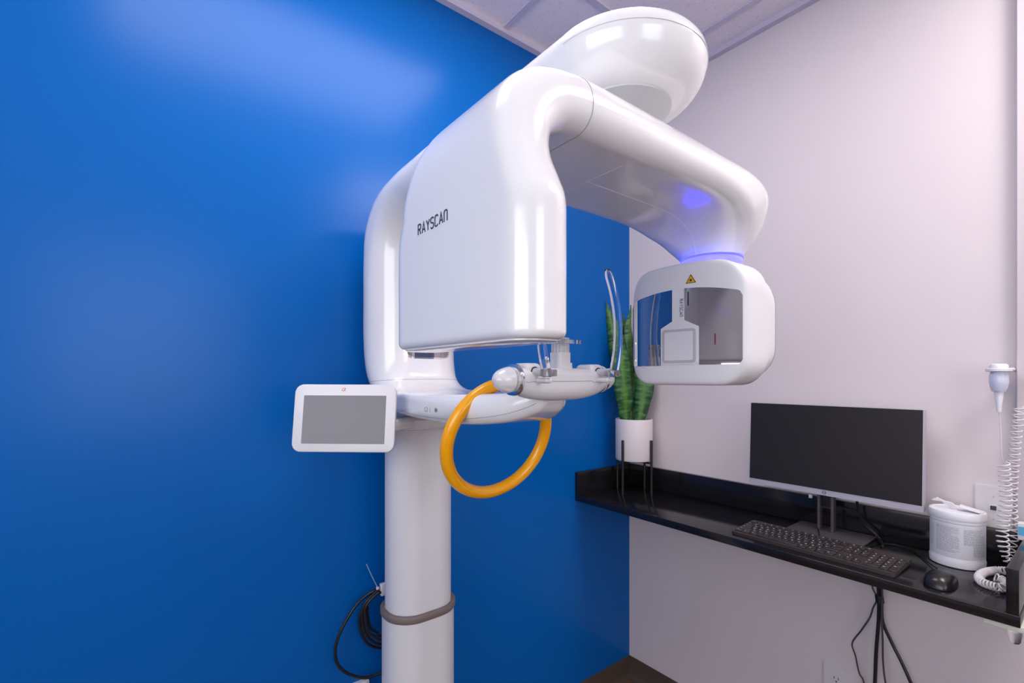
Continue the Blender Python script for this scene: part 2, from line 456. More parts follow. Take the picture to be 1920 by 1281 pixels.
# collar with its bracket for the touch panel
cl = [[(AX+u, 1.245+v, z) for u, v in rloop(w, h, r)] for z, w, h, r in
      [(-.146, .200, .17, .08), (-.143, .220, .190, .089), (-.134, .232, .204, .095), (-.118, .232, .204, .095), (-.111, .220, .190, .089), (-.108, .200, .17, .08)]]
obj('collar', *skin(cl), M['shell'], mach)
tb = P(645, 784, t=1.1)
pan = obj('panel_arm', *tube(catmull([(.60, 1.185, -.124), (.54, 1.160, -.123), (.47, 1.12, -.122), tuple(tb + Vector((.045, .04, -.012)))], 8), .0165, 20), M['shell'], mach)

# --- support body: overhead arm, carriage and foot in one C shape
def dome_prof():      # half outline (radius, height over the turning axis), bottom to top
    return [(.0, .443), (.080, .443), (.084, .4435), (.096, .446), (.108, .453), (.119, .463), (.128, .476), (.1335, .492),
            (.135, .502), (.133, .512), (.127, .521), (.116, .529), (.100, .535), (.078, .539), (.045, .5415), (.0, .542)]
dp = dome_prof()
dl = resample([(0, dp[-1][1])] + [(r, z) for r, z in reversed(dp[1:-1])] + [(0, dp[0][1])] + [(-r, z) for r, z in dp[1:-1]], 96)
keys = [  # inner (y,z), outer (y,z), width, radius outer side, radius inner side
 ((1.05, .443), (1.06, .541), .27, .060, .055),
 ((1.12, .436), (1.19, .538), .27, .062, .060),
 ((1.175, .410), (1.30, .510), .27, .068, .070),
 ((1.205, .365), (1.383, .440), .27, .080, .085),
 ((1.212, .30), (1.418, .345), .27, .10, .10),
 ((1.212, .20), (1.424, .22), .27, .104, .104),
 ((1.212, .11), (1.424, .12), .27, .104, .104),
 ((1.210, .04), (1.410, .035), .268, .10, .10),
 ((1.197, -.008), (1.375, -.020), .264, .09, .09),
 ((1.160, -.034), (1.300, -.068), .262, .07, .055),
 ((1.08, -.040), (1.17, -.092), .262, .028, .022),
 ((.96, -.040), (1.00, -.104), .256, .030, .022),
 ((.86, -.038), (.86, -.104), .225, .034, .024),
 ((.77, -.034), (.76, -.093), .165, .030, .024),
 ((.70, -.026), (.700, -.072), .10, .024, .020),
 ((.685, -.02), (.675, -.050), .06, .014, .012)]
def kinterp(keys, n):
    flat = [Vector((k[0][0], k[0][1], 0)) for k in keys]
    A = catmull([Vector((k[0][0], k[0][1], k[2])) for k in keys], n)
    B = catmull([Vector((k[1][0], k[1][1], k[3])) for k in keys], n)
    C_ = catmull([Vector((k[4], 0, 0)) for k in keys], n)
    return [((a.x, a.y), (b.x, b.y), a.z, b.z, c.x) for a, b, c in zip(A, B, C_)]
def ysec(k):
    (iy, iz), (oy, oz), w, ro, ri = k
    m_ = Vector((AX, (iy+oy)/2, (iz+oz)/2)); d = Vector((0, oy-iy, oz-iz)); h = d.length; d.normalize()
    return [m_ + Vector((u, 0, 0)) + d*v for u, v in rloop(w, h, ro, 96, ri)]
loops = [[(AX+u, AY, v) for u, v in dl], [(AX+u, .80, v) for u, v in dl], [(AX+u, .97, v) for u, v in dl]]
kk = kinterp(keys, 8)
body_secs = [ysec(k) for k in kk]
# straight blend from the dome outline to the rounded bar
for f in (.33, .66):
    b0 = [Vector((AX+u, .97, v)) for u, v in dl]; b1 = body_secs[0]
    s = f*f*(3-2*f); loops.append([a.lerp(b, s).xz.to_3d() if False else Vector((a.x*(1-s)+b.x*s, a.y*(1-f)+b.y*f, a.z*(1-s)+b.z*s)) for a, b in zip(b0, b1)])
loops += body_secs
body = obj('support_arm', *join(skin(loops, False, True), lathe(dp[1:], (AX, AY, 0), n=96)), M['shell'], mach, ang=50)
obj('underside_disk', *lathe([(.0795, .4405), (.0795, .4455)], (AX, AY, 0), n=96), M['disk'], body)
sl = None
def secline(sec, r=.0006, grow=.0, rng=None):
    c = sum((Vector(p) for p in sec), Vector()) / len(sec)
    pts = [Vector(p) for p in sec]
    if rng: pts = pts[rng[0]:rng[1]]; return tube(pts, r, 6)
    return tube(pts, r, 6, closed=True)
obj('dome_seam', *tube([(AX+.1350*math.cos(a), AY+.1350*math.sin(a), .500) for a in [math.radians(180+180*i/60) for i in range(61)]], .0005, 6), M['disk'], body)
obj('carriage_seam', *secline(body_secs[8*8]), M['seam'], body)
# seam of the tray under the foot, running along its left side and round the tip
tray = []
for i in range(8*9+4, 8*14+4): tray.append(Vector(body_secs[i][76]))
obj('tray_seam', *tube(tray, .0006, 6), M['seam'], body)
# chrome badge window on the carriage front, wrapping its curve
def front_y(u):      # carriage front surface
    w, h, r = .27, .212, .104
    a = max(0, abs(u) - (w/2 - r)); return 1.212 + r - math.sqrt(max(0, r*r - a*a))
def pill(u0, u1, z0, z1, off0, off1, r, n=14):
    poly = roundpoly([(u0, z0), (u1, z0), (u1, z1), (u0, z1)], r, 6)
    # grid fill by columns
    us = [u0 + (u1-u0)*i/24 for i in range(25)]
    V_ = []; F_ = []
    for u in us:
        e = min(u-u0, u1-u); cut = 0 if e >= r else r - math.sqrt(max(0, r*r-(r-e)**2))
        for z in (z0+cut, z1-cut):
            for o in (off0, off1): V_.append((AX+u, front_y(u)-o, z))
    for i in range(len(us)-1):
        a, b = i*4, i*4+4
        F_ += [[a+1, b+1, b+3, a+3], [a, a+2, b+2, b], [a, b, b+1, a+1], [a+2, a+3, b+3, b+2]]
    F_ += [[0, 1, 3, 2], [len(us)*4-4, len(us)*4-2, len(us)*4-1, len(us)*4-3]]
    return V_, F_
obj('chrome_trim', *pill(-.067, .085, .050, .112, -.004, .0012, .026), M['chrome'], body)
obj('mirror_badge', *pill(-.062, .080, .0545, .1075, -.002, .0022, .023), M['mirror'], body)
# switch marks on the foot's left side
def side_frame(u, v, d): return (AX - .1285 - d, 1.0-u, -.076+v)
zz = .0
def foot_side(y):
    best = min(kk, key=lambda k: abs((k[0][0]+k[1][0])/2 - y)); return AX - best[2]/2
def sf(u, v, d):
    y = .968 - u*1.15; return (foot_side(y) - d - .0002, y, -.0745 + v*1.2)
obj('off_mark', *strokes([circ(.0045, 20)], .0007, sf, closed=True), M['ink'], body)
obj('on_mark', *strokes([[(.013, -.005), (.013, .005)]], .0008, sf), M['ink'], body)
obj('power_mark', *join(strokes([circ(.0042, 20, .034, 0)], .0005, sf, closed=True), strokes([circ(.002, 12, .034, 0)], .0004, sf, closed=True), strokes([[(.034, -.003), (.034, .003)]], .0004, sf)), M['ink'], body)

# --- turning arm: sensor housing slab, cross arm and neck, one shell in an arch
ks = [  # inner (x,z), outer (x,z), near y, far y, outer radius, inner radius
 ((.360, .0475), (.289, .0475), .350, .666, .035, .030),
 ((.360, .09), (.289, .09), .350, .666, .035, .030),
 ((.360, .150), (.289, .150), .350, .666, .035, .030),
 ((.360, .186), (.289, .188), .351, .664, .035, .030),
 ((.360, .208), (.2895, .215), .360, .655, .036, .030),
 ((.360, .232), (.291, .252), .373, .648, .036, .030),
 ((.362, .254), (.298, .292), .381, .635, .038, .030),
 ((.368, .274), (.316, .329), .384, .622, .042, .030),
 ((.383, .288), (.348, .357), .385, .616, .046, .030),
 ((.405, .295), (.395, .371), .385, .616, .047, .029),
 ((.45, .297), (.45, .374), .385, .616, .047, .029),
 ((.60, .297), (.60, .374), .385, .616, .047, .029),
 ((.72, .296), (.74, .372), .385, .616, .047, .030),
 ((.775, .289), (.86, .366), .387, .614, .050, .036),
 ((.806, .276), (.938, .349), .394, .608, .062, .046),
 ((.824, .263), (.968, .310), .408, .596, .072, .055),
 ((.834, .250), (.970, .272), .424, .584, .070, .060),
 ((.841, .238), (.957, .246), .440, .570, .062, .060),
 ((.8405, .231), (.953, .233), .449, .561, .0555, .0555)]
def xinterp(keys, n):
    A = catmull([Vector((k[0][0], k[0][1], k[2])) for k in keys], n)
    B = catmull([Vector((k[1][0], k[1][1], k[3])) for k in keys], n)
    C_ = catmull([Vector((k[4], k[5], 0)) for k in keys], n)
    return [((a.x, a.y), (b.x, b.y), a.z, b.z, c.x, c.y) for a, b, c in zip(A, B, C_)]
def xsec(k, shrink=0.0):
    (ix, iz), (ox, oz), y0, y1, ro, ri = k
    m_ = Vector(((ix+ox)/2, (y0+y1)/2, (iz+oz)/2)); d = Vector((ox-ix, 0, oz-iz)); h = d.length; d.normalize()
    s = shrink
    return [m_ + Vector((0, u, 0)) + d*v for u, v in rloop(y1-y0-2*s, h-2*s, max(.002, ro-s), 96, max(.002, ri-s))]
ka = xinterp(ks, 7)
asec = [xsec(k) for k in ka]
pre = []
for i in range(5):       # rolled lower rim
    a = PI/2*i/5; R = .009
    k = ((.360, .0475), (.289, .0475), .350, .666, .035, .030)
    l = xsec(k, R*(1-math.sin(a))); pre.append([Vector((p[0], p[1], .0475 - R*math.cos(a))) for p in l])
turn = obj('rotating_arm', *skin(pre + asec, True, True), M['shell'], mach, ang=60)
# recessed glossy underside tray of the housing
k0 = ((.356, 0), (.296, 0), .362, .654, .028, .024)
tr = []
for z, s in ((.045, 0), (.0372, 0), (.0362, .002)):
    l = xsec(k0, s); tr.append([Vector((p[0], p[1], z)) for p in l])
obj('housing_underside', *skin(tr), M['shell'], turn)
# text on the outer face
tw = text('RAYSCAn', .0135, .0019, lambda u, v, d: (.2889-d, .5765-u, .1885+v))
obj('lettering', *text('RAYSCAn', .0135, .0019, lambda u, v, d: (.2889-d, .5765-u*.077/tw[1], .1885+v))[0], M['ink'], turn)
# seams on the arm
obj('arm_seam', *secline(asec[7*9+4]), M['seam'], turn)
under = []       # line along the underside towards the light ring
rim = [Vector(asec[i][79]) for i in range(7*9+5, 7*15)]
obj('rim_seam', *tube(rim, .0005, 6), M['seamlight'], turn)
for i in range(7*10+4, len(asec)-1):
    under.append(Vector(asec[i][48]))
obj('underside_seam', *tube(under, .0006, 6), M['seamlight'], turn)
obj('cross_seam', *tube([Vector(p) for p in asec[7*10+4][36:61]], .0006, 6), M['seamlight'], turn)
obj('red_sticker', *box((.3598, .50, .085), (.3604, .506, .115)), M['pink'], turn, smooth=False)
# hub joining the turning arm to the overhead arm
obj('turning_hub', *lathe([(.028, .36), (.028, .445)], (AX, AY, 0)), M['shell'], mach)
# blue light ring
obj('light_ring', *lathe([(.050, .218), (.0555, .2185), (.0575, .222), (.0575, .2285), (.0555, .232), (.050, .2325)], (.8968, .505, 0)), M['led'], mach)

obj('added_spill_strip', *lathe([(.054, .2305), (.0582, .2308), (.0588, .2325), (.0580, .2345), (.054, .2348)], (.8968, .505, 0)), M['spillstrip'], mach)  # extra glowing strip, added to throw blue spill onto the neck
# --- x-ray head
HX, HN, HF = .795, .399, .628
HZ0, HZ1 = -.0165, .206
hm = ((HN+HF)/2, (HZ0+HZ1)/2); hw, hh = HF-HN, HZ1-HZ0
def bow(y): return (y-.600)**2/(2*.78) + 7*max(0, y-.590)**2
def hsec(x, s, r=.048, lift=0.0, b=0.0):
    o = []
    for u, v in rloop(hw-2*s, hh-2*s, max(.004, r-s*.6), 96):
        z = hm[1]+v + lift
        # gently crowned top
        if v > 0: z += .009*(1-(u/(hw/2))**2)*(v/(hh/2))
        o.append(Vector((x + b*bow(hm[0]+u), hm[0]+u, z)))
    return o
f0 = hsec(HX, .008, b=1.0)
hl = []
for f in (.02, .15, .3, .45, .6, .75, .88):
    l = []
    for p in f0:
        y = hm[0]+(p.y-hm[0])*f; l.append(Vector((HX + bow(y), y, hm[1]+(p.z-hm[1])*f)))
    hl.append(l)
hl += [f0, hsec(HX+.0012, .0045, b=1), hsec(HX+.004, .0015, b=1), hsec(HX+.009, 0, b=1)]
hl += [hsec(x, 0) for x in (.85, .88, .90)]
hl += [hsec(.90+.098*math.sin(a*PI/2/10), .052*(1-math.cos(a*PI/2/10)), .048+.02) for a in range(1, 11)]
head = obj('x_ray_head', *skin(hl), M['satin'], mach, ang=45)
obj('shell_seam', *tube(hsec(.90+.098*math.sin(.62), .052*(1-math.cos(.62))-.0002, .068), .0007, 6, closed=True), M['seam'], head)
def hf(u, v, d): return (HX+bow(u)-d, u, v)
def face_x(y):       # window skin follows the housing's rounded far edge
    e = y - (HF-.018)
    return HX - .0006 + bow(y)
def winpatch(poly_fn, y0, y1, n=20):
    V_ = []; F_ = []
    for i in range(n+1):
        y = y0+(y1-y0)*i/n; z0, z1 = poly_fn(y)
        for z in (z0, z1):
            V_ += [(face_x(y), y, z), (face_x(y)+.004, y, z)]
    for i in range(n):
        a, b = i*4, i*4+4
        F_ += [[a, b, b+2, a+2], [a+1, a+3, b+3, b+1], [a, a+1, b+1, b], [a+2, b+2, b+3, a+3]]
    F_ += [[0, 2, 3, 1], [n*4, n*4+1, n*4+3, n*4+2]]
    return V_, F_
def topz(y): return .1655 - 1.3*(y-.515)**2
def cor(e, r): return 0 if e >= r else r - math.sqrt(max(0, r*r-(r-e)**2))
def right_win(y):
    z1 = topz(y) - cor(y-.404, .008); z0 = .0215 + cor(y-.404, .008)
    if y > .4765: z0 = .0925 + (y-.4765)/(.5037-.4765)*.0135
    return z0, z1
def left_win(y):
    z1 = topz(y) - cor(.625-y, .010); z0 = .0205 + cor(.625-y, .010)
    if y < .5524: z0 = .0925 + (.5524-y)/(.5524-.5285)*.0125
    return z0, z1
obj('mirror_window', *join(winpatch(right_win, .404, .4764), winpatch(right_win, .4766, .5037, 6)), M['mirror'], head, ang=25)
obj('mirror_window', *join(winpatch(left_win, .5285, .5523, 6), winpatch(left_win, .5525, .625)), M['mirror'], head, ang=25)
def sq(y0, y1, z0, z1, r): return roundpoly([(y0, z0), (y1, z0), (y1, z1), (y0, z1)], r)
obj('beam_frame', *prism(sq(.4785, .5505, .0225, .0925, .008), hf, -.002, .0022), M['satin'], head)
obj('beam_rim', *prism(sq(.4815, .5475, .0255, .0895, .006), hf, .001, .0028), M['panelgrey'], head)
obj('beam_window', *prism(sq(.4865, .5425, .0305, .0845, .003), hf, .001, .0034), M['satin'], head)
obj('slot', *prism(sq(.4955, .4975, .132, .158, .0009), hf, -.001, .0012), M['black'], head)
tri = [(.4815, .1735), (.5015, .1735), (.4915, .1905)]
ws = obj('warning_sign', *prism(roundpoly(tri, .001), hf, 0, .0006), M['warn'], head)
star = []
for i in range(16):
    a = 2*PI*i/16; r_ = .0032 if i % 2 == 0 else .0014; star.append((.4915+r_*math.cos(a), .1790+r_*math.sin(a)))
obj('sign_symbol', *join(strokes([[(.4828, .1742), (.5002, .1742), (.4915, .1890)]], .0010, lambda u, v, d: (HX+bow(u)-.0006-d, u, v), closed=True), prism(star, hf, .0006, .0010)), M['black'], ws)
# small text running down the strip
t2 = text('RAYSCAn', .0066, .0007, lambda u, v, d: (0, 0, 0))
kx = .033/t2[1]
obj('lettering', *text('RAYSCAn', .0066, .0007, lambda u, v, d: (HX+bow(.515)-.0001-d, .5130-v, .1460-u*kx))[0], M['ink'], head)

# --- chin rest module across the end of the foot
cx, cy = AX, .667
def chsec(x):
    f = (x-cx)/.118; e = math.sqrt(max(0, 1-min(1, abs(f))**2.6))
    zt = .012 + .004*e; zb = -.016 - .030*e
    hy = .020 + .014*e
    return [Vector((x, cy+u, (zt+zb)/2+v)) for u, v in rloop(2*hy, zt-zb, (zt-zb)*.30, 64, (zt-zb)*.48)]
chin = obj('chin_rest', *skin([chsec(cx-.112+.224*i/32) for i in range(33)]), M['satin'], mach)
cs = [[Vector((x, p[1], p[2])) for p in chsec(x)] for x in [cx-.112+.224*i/32 for i in range(1, 32)]]
obj('body_seam', *tube([min(s, key=lambda p: abs(p[2]+.010) + (10 if p[1] > cy else 0)) + Vector((0, -.0002, 0)) for s in cs], .0005, 6), M['seam'], chin)
# raised shoulders that hold the temple supports
for s in (-1, 1):
    a = cx + s*.083
    obj('shoulder', *box((a-.018, cy-.026, -.012), (a+.018, cy+.022, .024), .009, 4), M['satin'], chin)
    obj('socket', *lathe([(.0095, -.0005), (.0095, .004)], (a, cy-.0265, .008), 'y', 24), M['black'], chin)
    obj('support_pin', *lathe([(.0075, 0), (.0075, .034)], (a, cy-.058, .008), 'y', 24), M['frost'], chin)
    obj('release_tab', *box((a-.004*s-.008, cy-.060, -.012), (a-.004*s+.008, cy-.030, -.003), .004, 3), M['satin'], chin)
    # clear curved temple blade
    px_ = [(a+s*.002, .000), (a+s*.006, .012), (a+s*.014, .045), (a+s*.017, .085), (a+s*.013, .125), (a+s*.002, .165), (a-s*.016, .206)]
    cpt = catmull([Vector((x, 0, z)) for x, z in px_], 8); bl = []
    for i, p in enumerate(cpt):
        t_ = (cpt[min(i+1, len(cpt)-1)] - cpt[max(i-1, 0)]).normalized(); nx = Vector((t_.z, 0, -t_.x))
        f = i/(len(cpt)-1); wy = .011*(1-.25*f) * (1 if f < .93 else math.sqrt(max(.05, 1-((f-.93)/.07)**2*.93)))
        bl.append([Vector((p.x, cy-.062, p.z)) + Vector((0, u, 0)) + nx*v for u, v in rloop(2*wy, .0085, .0040, 32)])
    obj('temple_support', *skin(bl), M['clear'], chin, ang=60)
    obj('support_clip', *box((a-.010, cy-.074, .000), (a+.010, cy-.050, .012), .002, 2), M['clear'], chin)
# adjustment knobs at both ends with chrome rings
for s in (-1, 1):
    x0 = cx + s*.112
    obj('chrome_ring', *lathe([(.0250, -.006), (.0288, -.004), (.0294, .001), (.0280, .005), (.0225, .006)], (x0, cy, -.006), 'x', 48, sgn=s), M['chrome'], chin)
    kn = [(.0215, .006), (.0236, .009), (.0236, .013), (.0222, .020), (.0195, .027), (.0160, .033), (.0118, .0380), (.0070, .0412), (.0030, .0424), (.0005, .0426)]
    V_, F_ = lathe(kn, (x0, cy, -.006), 'x', 48, sgn=s)
    V2 = []
    for v in V_:       # finger dimples
        r_ = math.hypot(v[1]-cy, v[2]+.006); a = math.atan2(v[2]+.006, v[1]-cy)
        h_ = (v[0]-x0)*s; dmp = max(0, math.cos(5*(a+1.1)))**3 * max(0, 1-abs(h_-.020)/.010) * .0030
        k_ = (r_-dmp)/r_ if r_ > 1e-5 else 1
        V2.append((v[0], cy+(v[1]-cy)*k_, -.006+(v[2]+.006)*k_))
    obj('adjusting_knob', V2, F_, M['shell'], chin, ang=60)
# centre post with its ribbed clear collar and bite plate
obj('post_foot', *vloft(cx, cy-.004, [(.0, .044, .040, .010), (.020, .040, .036, .010), (.026, .040, .036, .010)]), M['satin'], chin)
post = obj('centre_post', *vloft(cx, cy-.004, [(.026, .034, .030, .008), (.046, .034, .030, .008)]), M['satin'], chin)
ribs = []
for i in range(96):
    a = 2*PI*i/96; r_ = .0155 + (.0010 if i % 6 < 3 else 0); ribs.append((r_*math.cos(a)*1.1, r_*math.sin(a)))
obj('ribbed_collar', *skin([[(cx+u, cy-.004+v, z) for u, v in ribs] for z in (.046, .074)]), M['frost'], chin)
bp = roundpoly([(-.040, -.024), (.032, -.024), (.032, .012), (-.040, .012)], .012)
obj('bite_plate', *prism(bp, lambda u, v, d: (cx+u, cy-.010+v, d), .0615, .0690), M['clear'], chin)
# hand ring below, leaning back towards the column
al = -.2956; rc = Vector((.632, .8604, -.1404)); rp = []
for i in range(72):
    a = 2*PI*i/72; s_ = .132*math.sin(a)
    rp.append((rc.x+.135*math.cos(a), rc.y+s_*math.sin(al), rc.z+s_*math.cos(al)))
obj('hand_ring', *tube(rp, .0142, 20, closed=True), M['orange'], mach)
obj('ring_mount', *tube([(.632, .80, -.035), (.632, .822, -.012)], .012, 16), M['satin'], mach)

# --- touch panel
def cam(r, u, f): return Vector((CA*r+SA*f, -SA*r+CA*f, u))
pu = cam(.2195, -.0011, -.0035).normalized()
pv0 = cam(.0097, .1452, .020); pv = (pv0 - pu*pv0.dot(pu)).normalized(); pn = pu.cross(pv).normalized()
if pn.dot(Vector((0, 0, 0)) - tb) < 0: pn = -pn      # towards the person using it
TW, TH = .2385, .1575
def tf(u, v, d): return tb + pu*u + pv*v + pn*d
tl = []
for d, s in ((-.020, .010), (-.018, .004), (-.012, .0005), (-.003, 0), (-.001, .0008), (0, .003)):
    tl.append([tf(u, v, d) for u, v in rloop(TW-2*s, TH-2*s, .020-s*.5, 96)])
tab = obj('touch_panel', *skin(tl), M['satin'], mach)
obj('screen', *prism([(-.0965, -.0595), (.0965, -.0595), (.0965, .0525), (-.0965, .0525)], tf, -.001, .0004), M['screen'], tab, smooth=False)
lg = [[(-.004, -.002), (-.001, -.0035), (.002, -.001), (.0035, .003), (.0005, .0035), (-.0035, .001), (-.004, -.002)], [(.0005, -.0005), (.004, -.0035)], [(.003, .001), (.0042, .0032)]]
obj('maker_mark', *strokes([[(a-.004, b+.0665) for a, b in l] for l in lg], .0011, tf), M['logo'], tab)

# ------------------------------------------------------------------ COILED POWER CABLE by the column
def cpt_(px, py, y): return P(px, py, y=y)
cable = thing('power_cable', 'black power cable hanging in loose coils on the blue wall left of the column', 'cable', tuple(P(700, 1190, y=1.40)))
big = [cpt_(*q) for q in ((722, 1104, 1.395), (700, 1109, 1.40), (672, 1130, 1.405), (646, 1170, 1.408), (630, 1210, 1.41), (632, 1243, 1.41), (650, 1262, 1.41), (680, 1271, 1.405), (705, 1266, 1.40), (730, 1255, 1.39))]
obj('outer_loop', *tube(catmull(big, 10), .0046, 12), M['cable'], cable)
for i, (dx_, top, bot, yy) in enumerate(((674, 1112, 1213, 1.40), (679, 1108, 1206, 1.39), (684, 1112, 1198, 1.38), (689, 1106, 1190, 1.392))):
    mid = (top+bot)/2+6
    lp = [cpt_(*q) for q in ((726, top-2, yy), (708, top+1, yy), (690-(689-dx_)*.4, top+22, yy+.004), (dx_, mid-8, yy+.006), (dx_+5, mid+22, yy+.004), (dx_+18, bot-4, yy), (712, bot+2, yy-.004), (735, bot, yy-.006))]
    obj('inner_loop', *tube(catmull(lp, 8), .0044, 12), M['cable'], cable)
zt = thing('zip_tie', 'pale translucent zip tie sticking up above the black cable coil', 'cable tie', tuple(P(707, 1103, y=1.385)))
obj('tail', *tube(catmull([P(687, 1058, y=1.395), P(697, 1080, y=1.39), P(708, 1102, y=1.385)], 4), .0014, 8), M['zip'], zt)
obj('tie_head', *xf(box((-.004, -.003, -.004), (.004, .003, .004), .001), lambda v: P(708, 1103, y=1.383)+v), M['paper'], zt)
tag(obj('cable_clip', *box(tuple(P(715, 1097, y=1.375)), tuple(P(724, 1112, y=1.390)), .002), M['paper']), 'small white cable clip behind the column above the coil', 'cable clip')
# white junction box at the bottom
jb = P(693, 1275, y=1.424)
tag(obj('junction_box', *box((jb.x-.062, 1.424, jb.z-.12), (jb.x, 1.444, jb.z), .003), M['paper']), 'white junction box on the blue wall below the black cable coil', 'junction box')

# ------------------------------------------------------------------ COUNTER
CZ = -.508
ct = thing('counter', 'polished black stone counter running along the white wall', 'counter', (1.64, .8, CZ))
obj('worktop', *box((1.463, .132, CZ-.026), (1.83, 1.444, CZ), .002), M['granite'], ct)
obj('backsplash', *box((1.811, .154, CZ), (1.83, 1.444, -.411), .001), M['granite'], ct)
obj('side_splash', *box((1.463, 1.425, CZ), (1.811, 1.444, -.411), .001), M['granite'], ct)
obj('end_splash', *box((1.463, .134, CZ), (1.83, .1535, -.411), .001), M['granite'], ct)

# ------------------------------------------------------------------ PLANT
PX, PY = 1.711, 1.325
st = thing('plant_stand', 'black metal plant stand with four legs holding the white pot', 'plant stand', (PX, PY, CZ))
for i in range(4):
    a = math.radians(52.2 + 45 + 90*i) ; a = math.radians(5+90*i)
    lx, ly = PX+.0865*math.cos(a), PY+.0865*math.sin(a)
    obj('leg', *tube([(lx, ly, CZ), (lx, ly, -.275)], .0055, 12), M['black'], st)
def bar(a, b, r=.004): return tube([a, b], r, 8)
a0 = [math.radians(5+90*i) for i in range(4)]
obj('cross_bar', *join(*[bar((PX+.085*math.cos(a0[i]), PY+.085*math.sin(a0[i]), -.374), (PX+.085*math.cos(a0[i+2]), PY+.085*math.sin(a0[i+2]), -.374)) for i in (0, 1)]), M['black'], st)
pot = thing('plant_pot', 'round white ceramic pot of the snake plant in the corner', 'pot', (PX, PY, -.369))
obj('pot_wall', *lathe([(.070, -.369), (.077, -.366), (.0795, -.358), (.0800, -.190), (.079, -.1865), (.0765, -.1865), (.0755, -.190), (.0755, -.215), (.001, -.215)], (PX, PY, 0), cap=True), M['pot'], pot)
obj('soil', *lathe([(.075, -.2148), (.075, -.208), (.03, -.205), (.001, -.204)], (PX, PY, 0)), M['soil'], pot)
pl = thing('snake_plant', 'tall upright snake plant with banded green leaves in the white pot', 'plant', (PX, PY, -.205))
RV = Vector((CA, -SA, 0)); FV = Vector((SA, CA, 0))
def leaf(pts, wmax, d0, tilt=0.0, seed=0, wprof=None):
    """pts: photo points up the leaf, d0: step towards/away; width direction faces the room"""
    base_t = (Vector((PX, PY, 0))).dot(FV)
    c = catmull([P(px, py, t=base_t + d0 + dd) for px, py, dd in pts], 7)
    rnd = random.Random(seed); n = len(c); C = 9
    side = (RV*math.cos(tilt) + FV*math.sin(tilt))
    V_ = []; F_ = []; uv = []
    ph = rnd.random()*6
    for i, p in enumerate(c):
        f = i/(n-1)
        w = wmax * (min(1, .5+f*1.9)) * (1 if f < .5 else max(0, 1-((f-.5)/.5)**1.9))
        w += .0007
        t_ = (c[min(i+1, n-1)] - c[max(i-1, 0)]).normalized()
        s = (side - t_*side.dot(t_)).normalized(); nn = s.cross(t_).normalized()
        for j in range(C):
            q = j/(C-1)*2-1
            cup = (q*q)*w*.35 + math.sin(ph+f*16)*.004*abs(q)
            wob = 1 + .05*math.sin(ph*2+f*22+q)
            for sd in (0, 1):
                th = .0012*(1-q*q)+.0004
                V_.append(p + s*q*w*wob + nn*(-cup + (th if sd else -th))); uv.append((j/(C-1), f + seed*.13))
    def I(i, j, sd): return (i*C+j)*2+sd
    for i in range(n-1):
        for j in range(C-1):
            F_ += [[I(i,j,1), I(i,j+1,1), I(i+1,j+1,1), I(i+1,j,1)], [I(i,j,0), I(i+1,j,0), I(i+1,j+1,0), I(i,j+1,0)]]
        F_ += [[I(i,0,0), I(i,0,1), I(i+1,0,1), I(i+1,0,0)], [I(i,C-1,0), I(i+1,C-1,0), I(i+1,C-1,1), I(i,C-1,1)]]
    return V_, F_, uv
leaves = [
 ([(1174, 790, 0), (1173, 755, -.005), (1170, 715, -.012), (1166, 675, -.010), (1163, 640, 0), (1157, 600, .01)], .040, -.025, .1, 1),
 ([(1198, 790, 0), (1204, 755, 0), (1208, 715, .005), (1203, 670, .01), (1198, 630, .01), (1195, 600, .02)], .040, -.015, -.25, 2),
 ([(1186, 790, 0), (1189, 730, .02), (1187, 680, .02), (1181, 630, .01), (1182, 572, 0)], .034, .02, .5, 3),
 ([(1182, 790, 0), (1174, 735, .01), (1166, 690, .01), (1157, 645, .015), (1147, 610, .02), (1137, 566, .03)], .038, .03, -.2, 4),
 ([(1190, 790, 0), (1184, 740, .01), (1177, 690, .02), (1173, 640, .02), (1169, 588, .02)], .030, .045, .3, 5),
]
for pts, w, d0, ti, sd in leaves:
    V_, F_, uv = leaf(pts, w, d0, ti, sd)
    obj('leaf', V_, F_, M['leaf'], pl, ang=70, uvs=uv)

# ------------------------------------------------------------------ MONITOR
mon = thing('computer_monitor', 'black-screened desktop monitor with silver lower bezel on the black counter', 'monitor', (1.74, .583, CZ))
lean = .045
def mf(u, v, d): return (1.722 + v*lean - d, .583 - u, -.382 + v)     # u to the viewer's right, v up, d towards the user
MW, MH = .242, .288
obj('casing', *prism(roundpoly([(-MW, 0), (MW, 0), (MW, MH), (-MW, MH)], .004), mf, -.022, 0), M['monbez'], mon)
obj('screen', *prism([(-MW+.002, .018), (MW-.0035, .018), (MW-.0035, MH-.0015), (-MW+.002, MH-.0015)], mf, -.001, .0008), M['monblk'], mon, smooth=False)
obj('rear_bulge', *prism(roundpoly([(-.19, .03), (.19, .03), (.19, .25), (-.19, .25)], .03), mf, -.045, -.022), M['black'], mon)
hp = obj('maker_mark', *join(strokes([circ(.0055, 24, -.004, .009)], .0009, mf, closed=True),
     strokes([[(-.0085, .0065), (-.0055, .0125)], [(-.0070, .0093), (-.0048, .0093), (-.0058, .0068)], [(-.0035, .0055), (-.0008, .0112), (.0006, .0108), (-.0010, .0075), (-.0022, .0078)]], .0008, mf)), M['black'], mon)
obj('stand_post', *join(box((1.738, .605, CZ+.008), (1.762, .612, -.30), .001), box((1.738, .566, CZ+.008), (1.762, .574, -.30), .001), box((1.757, .570, -.43), (1.764, .608, -.30), .001)), M['monstand'], mon)
obj('stand_neck_cover', *box((1.752, .574, -.425), (1.757, .605, -.36), .001), M['black'], mon)
obj('stand_base', *box((1.640, .470, CZ), (1.808, .684, CZ+.008), .003), M['monstand'], mon)
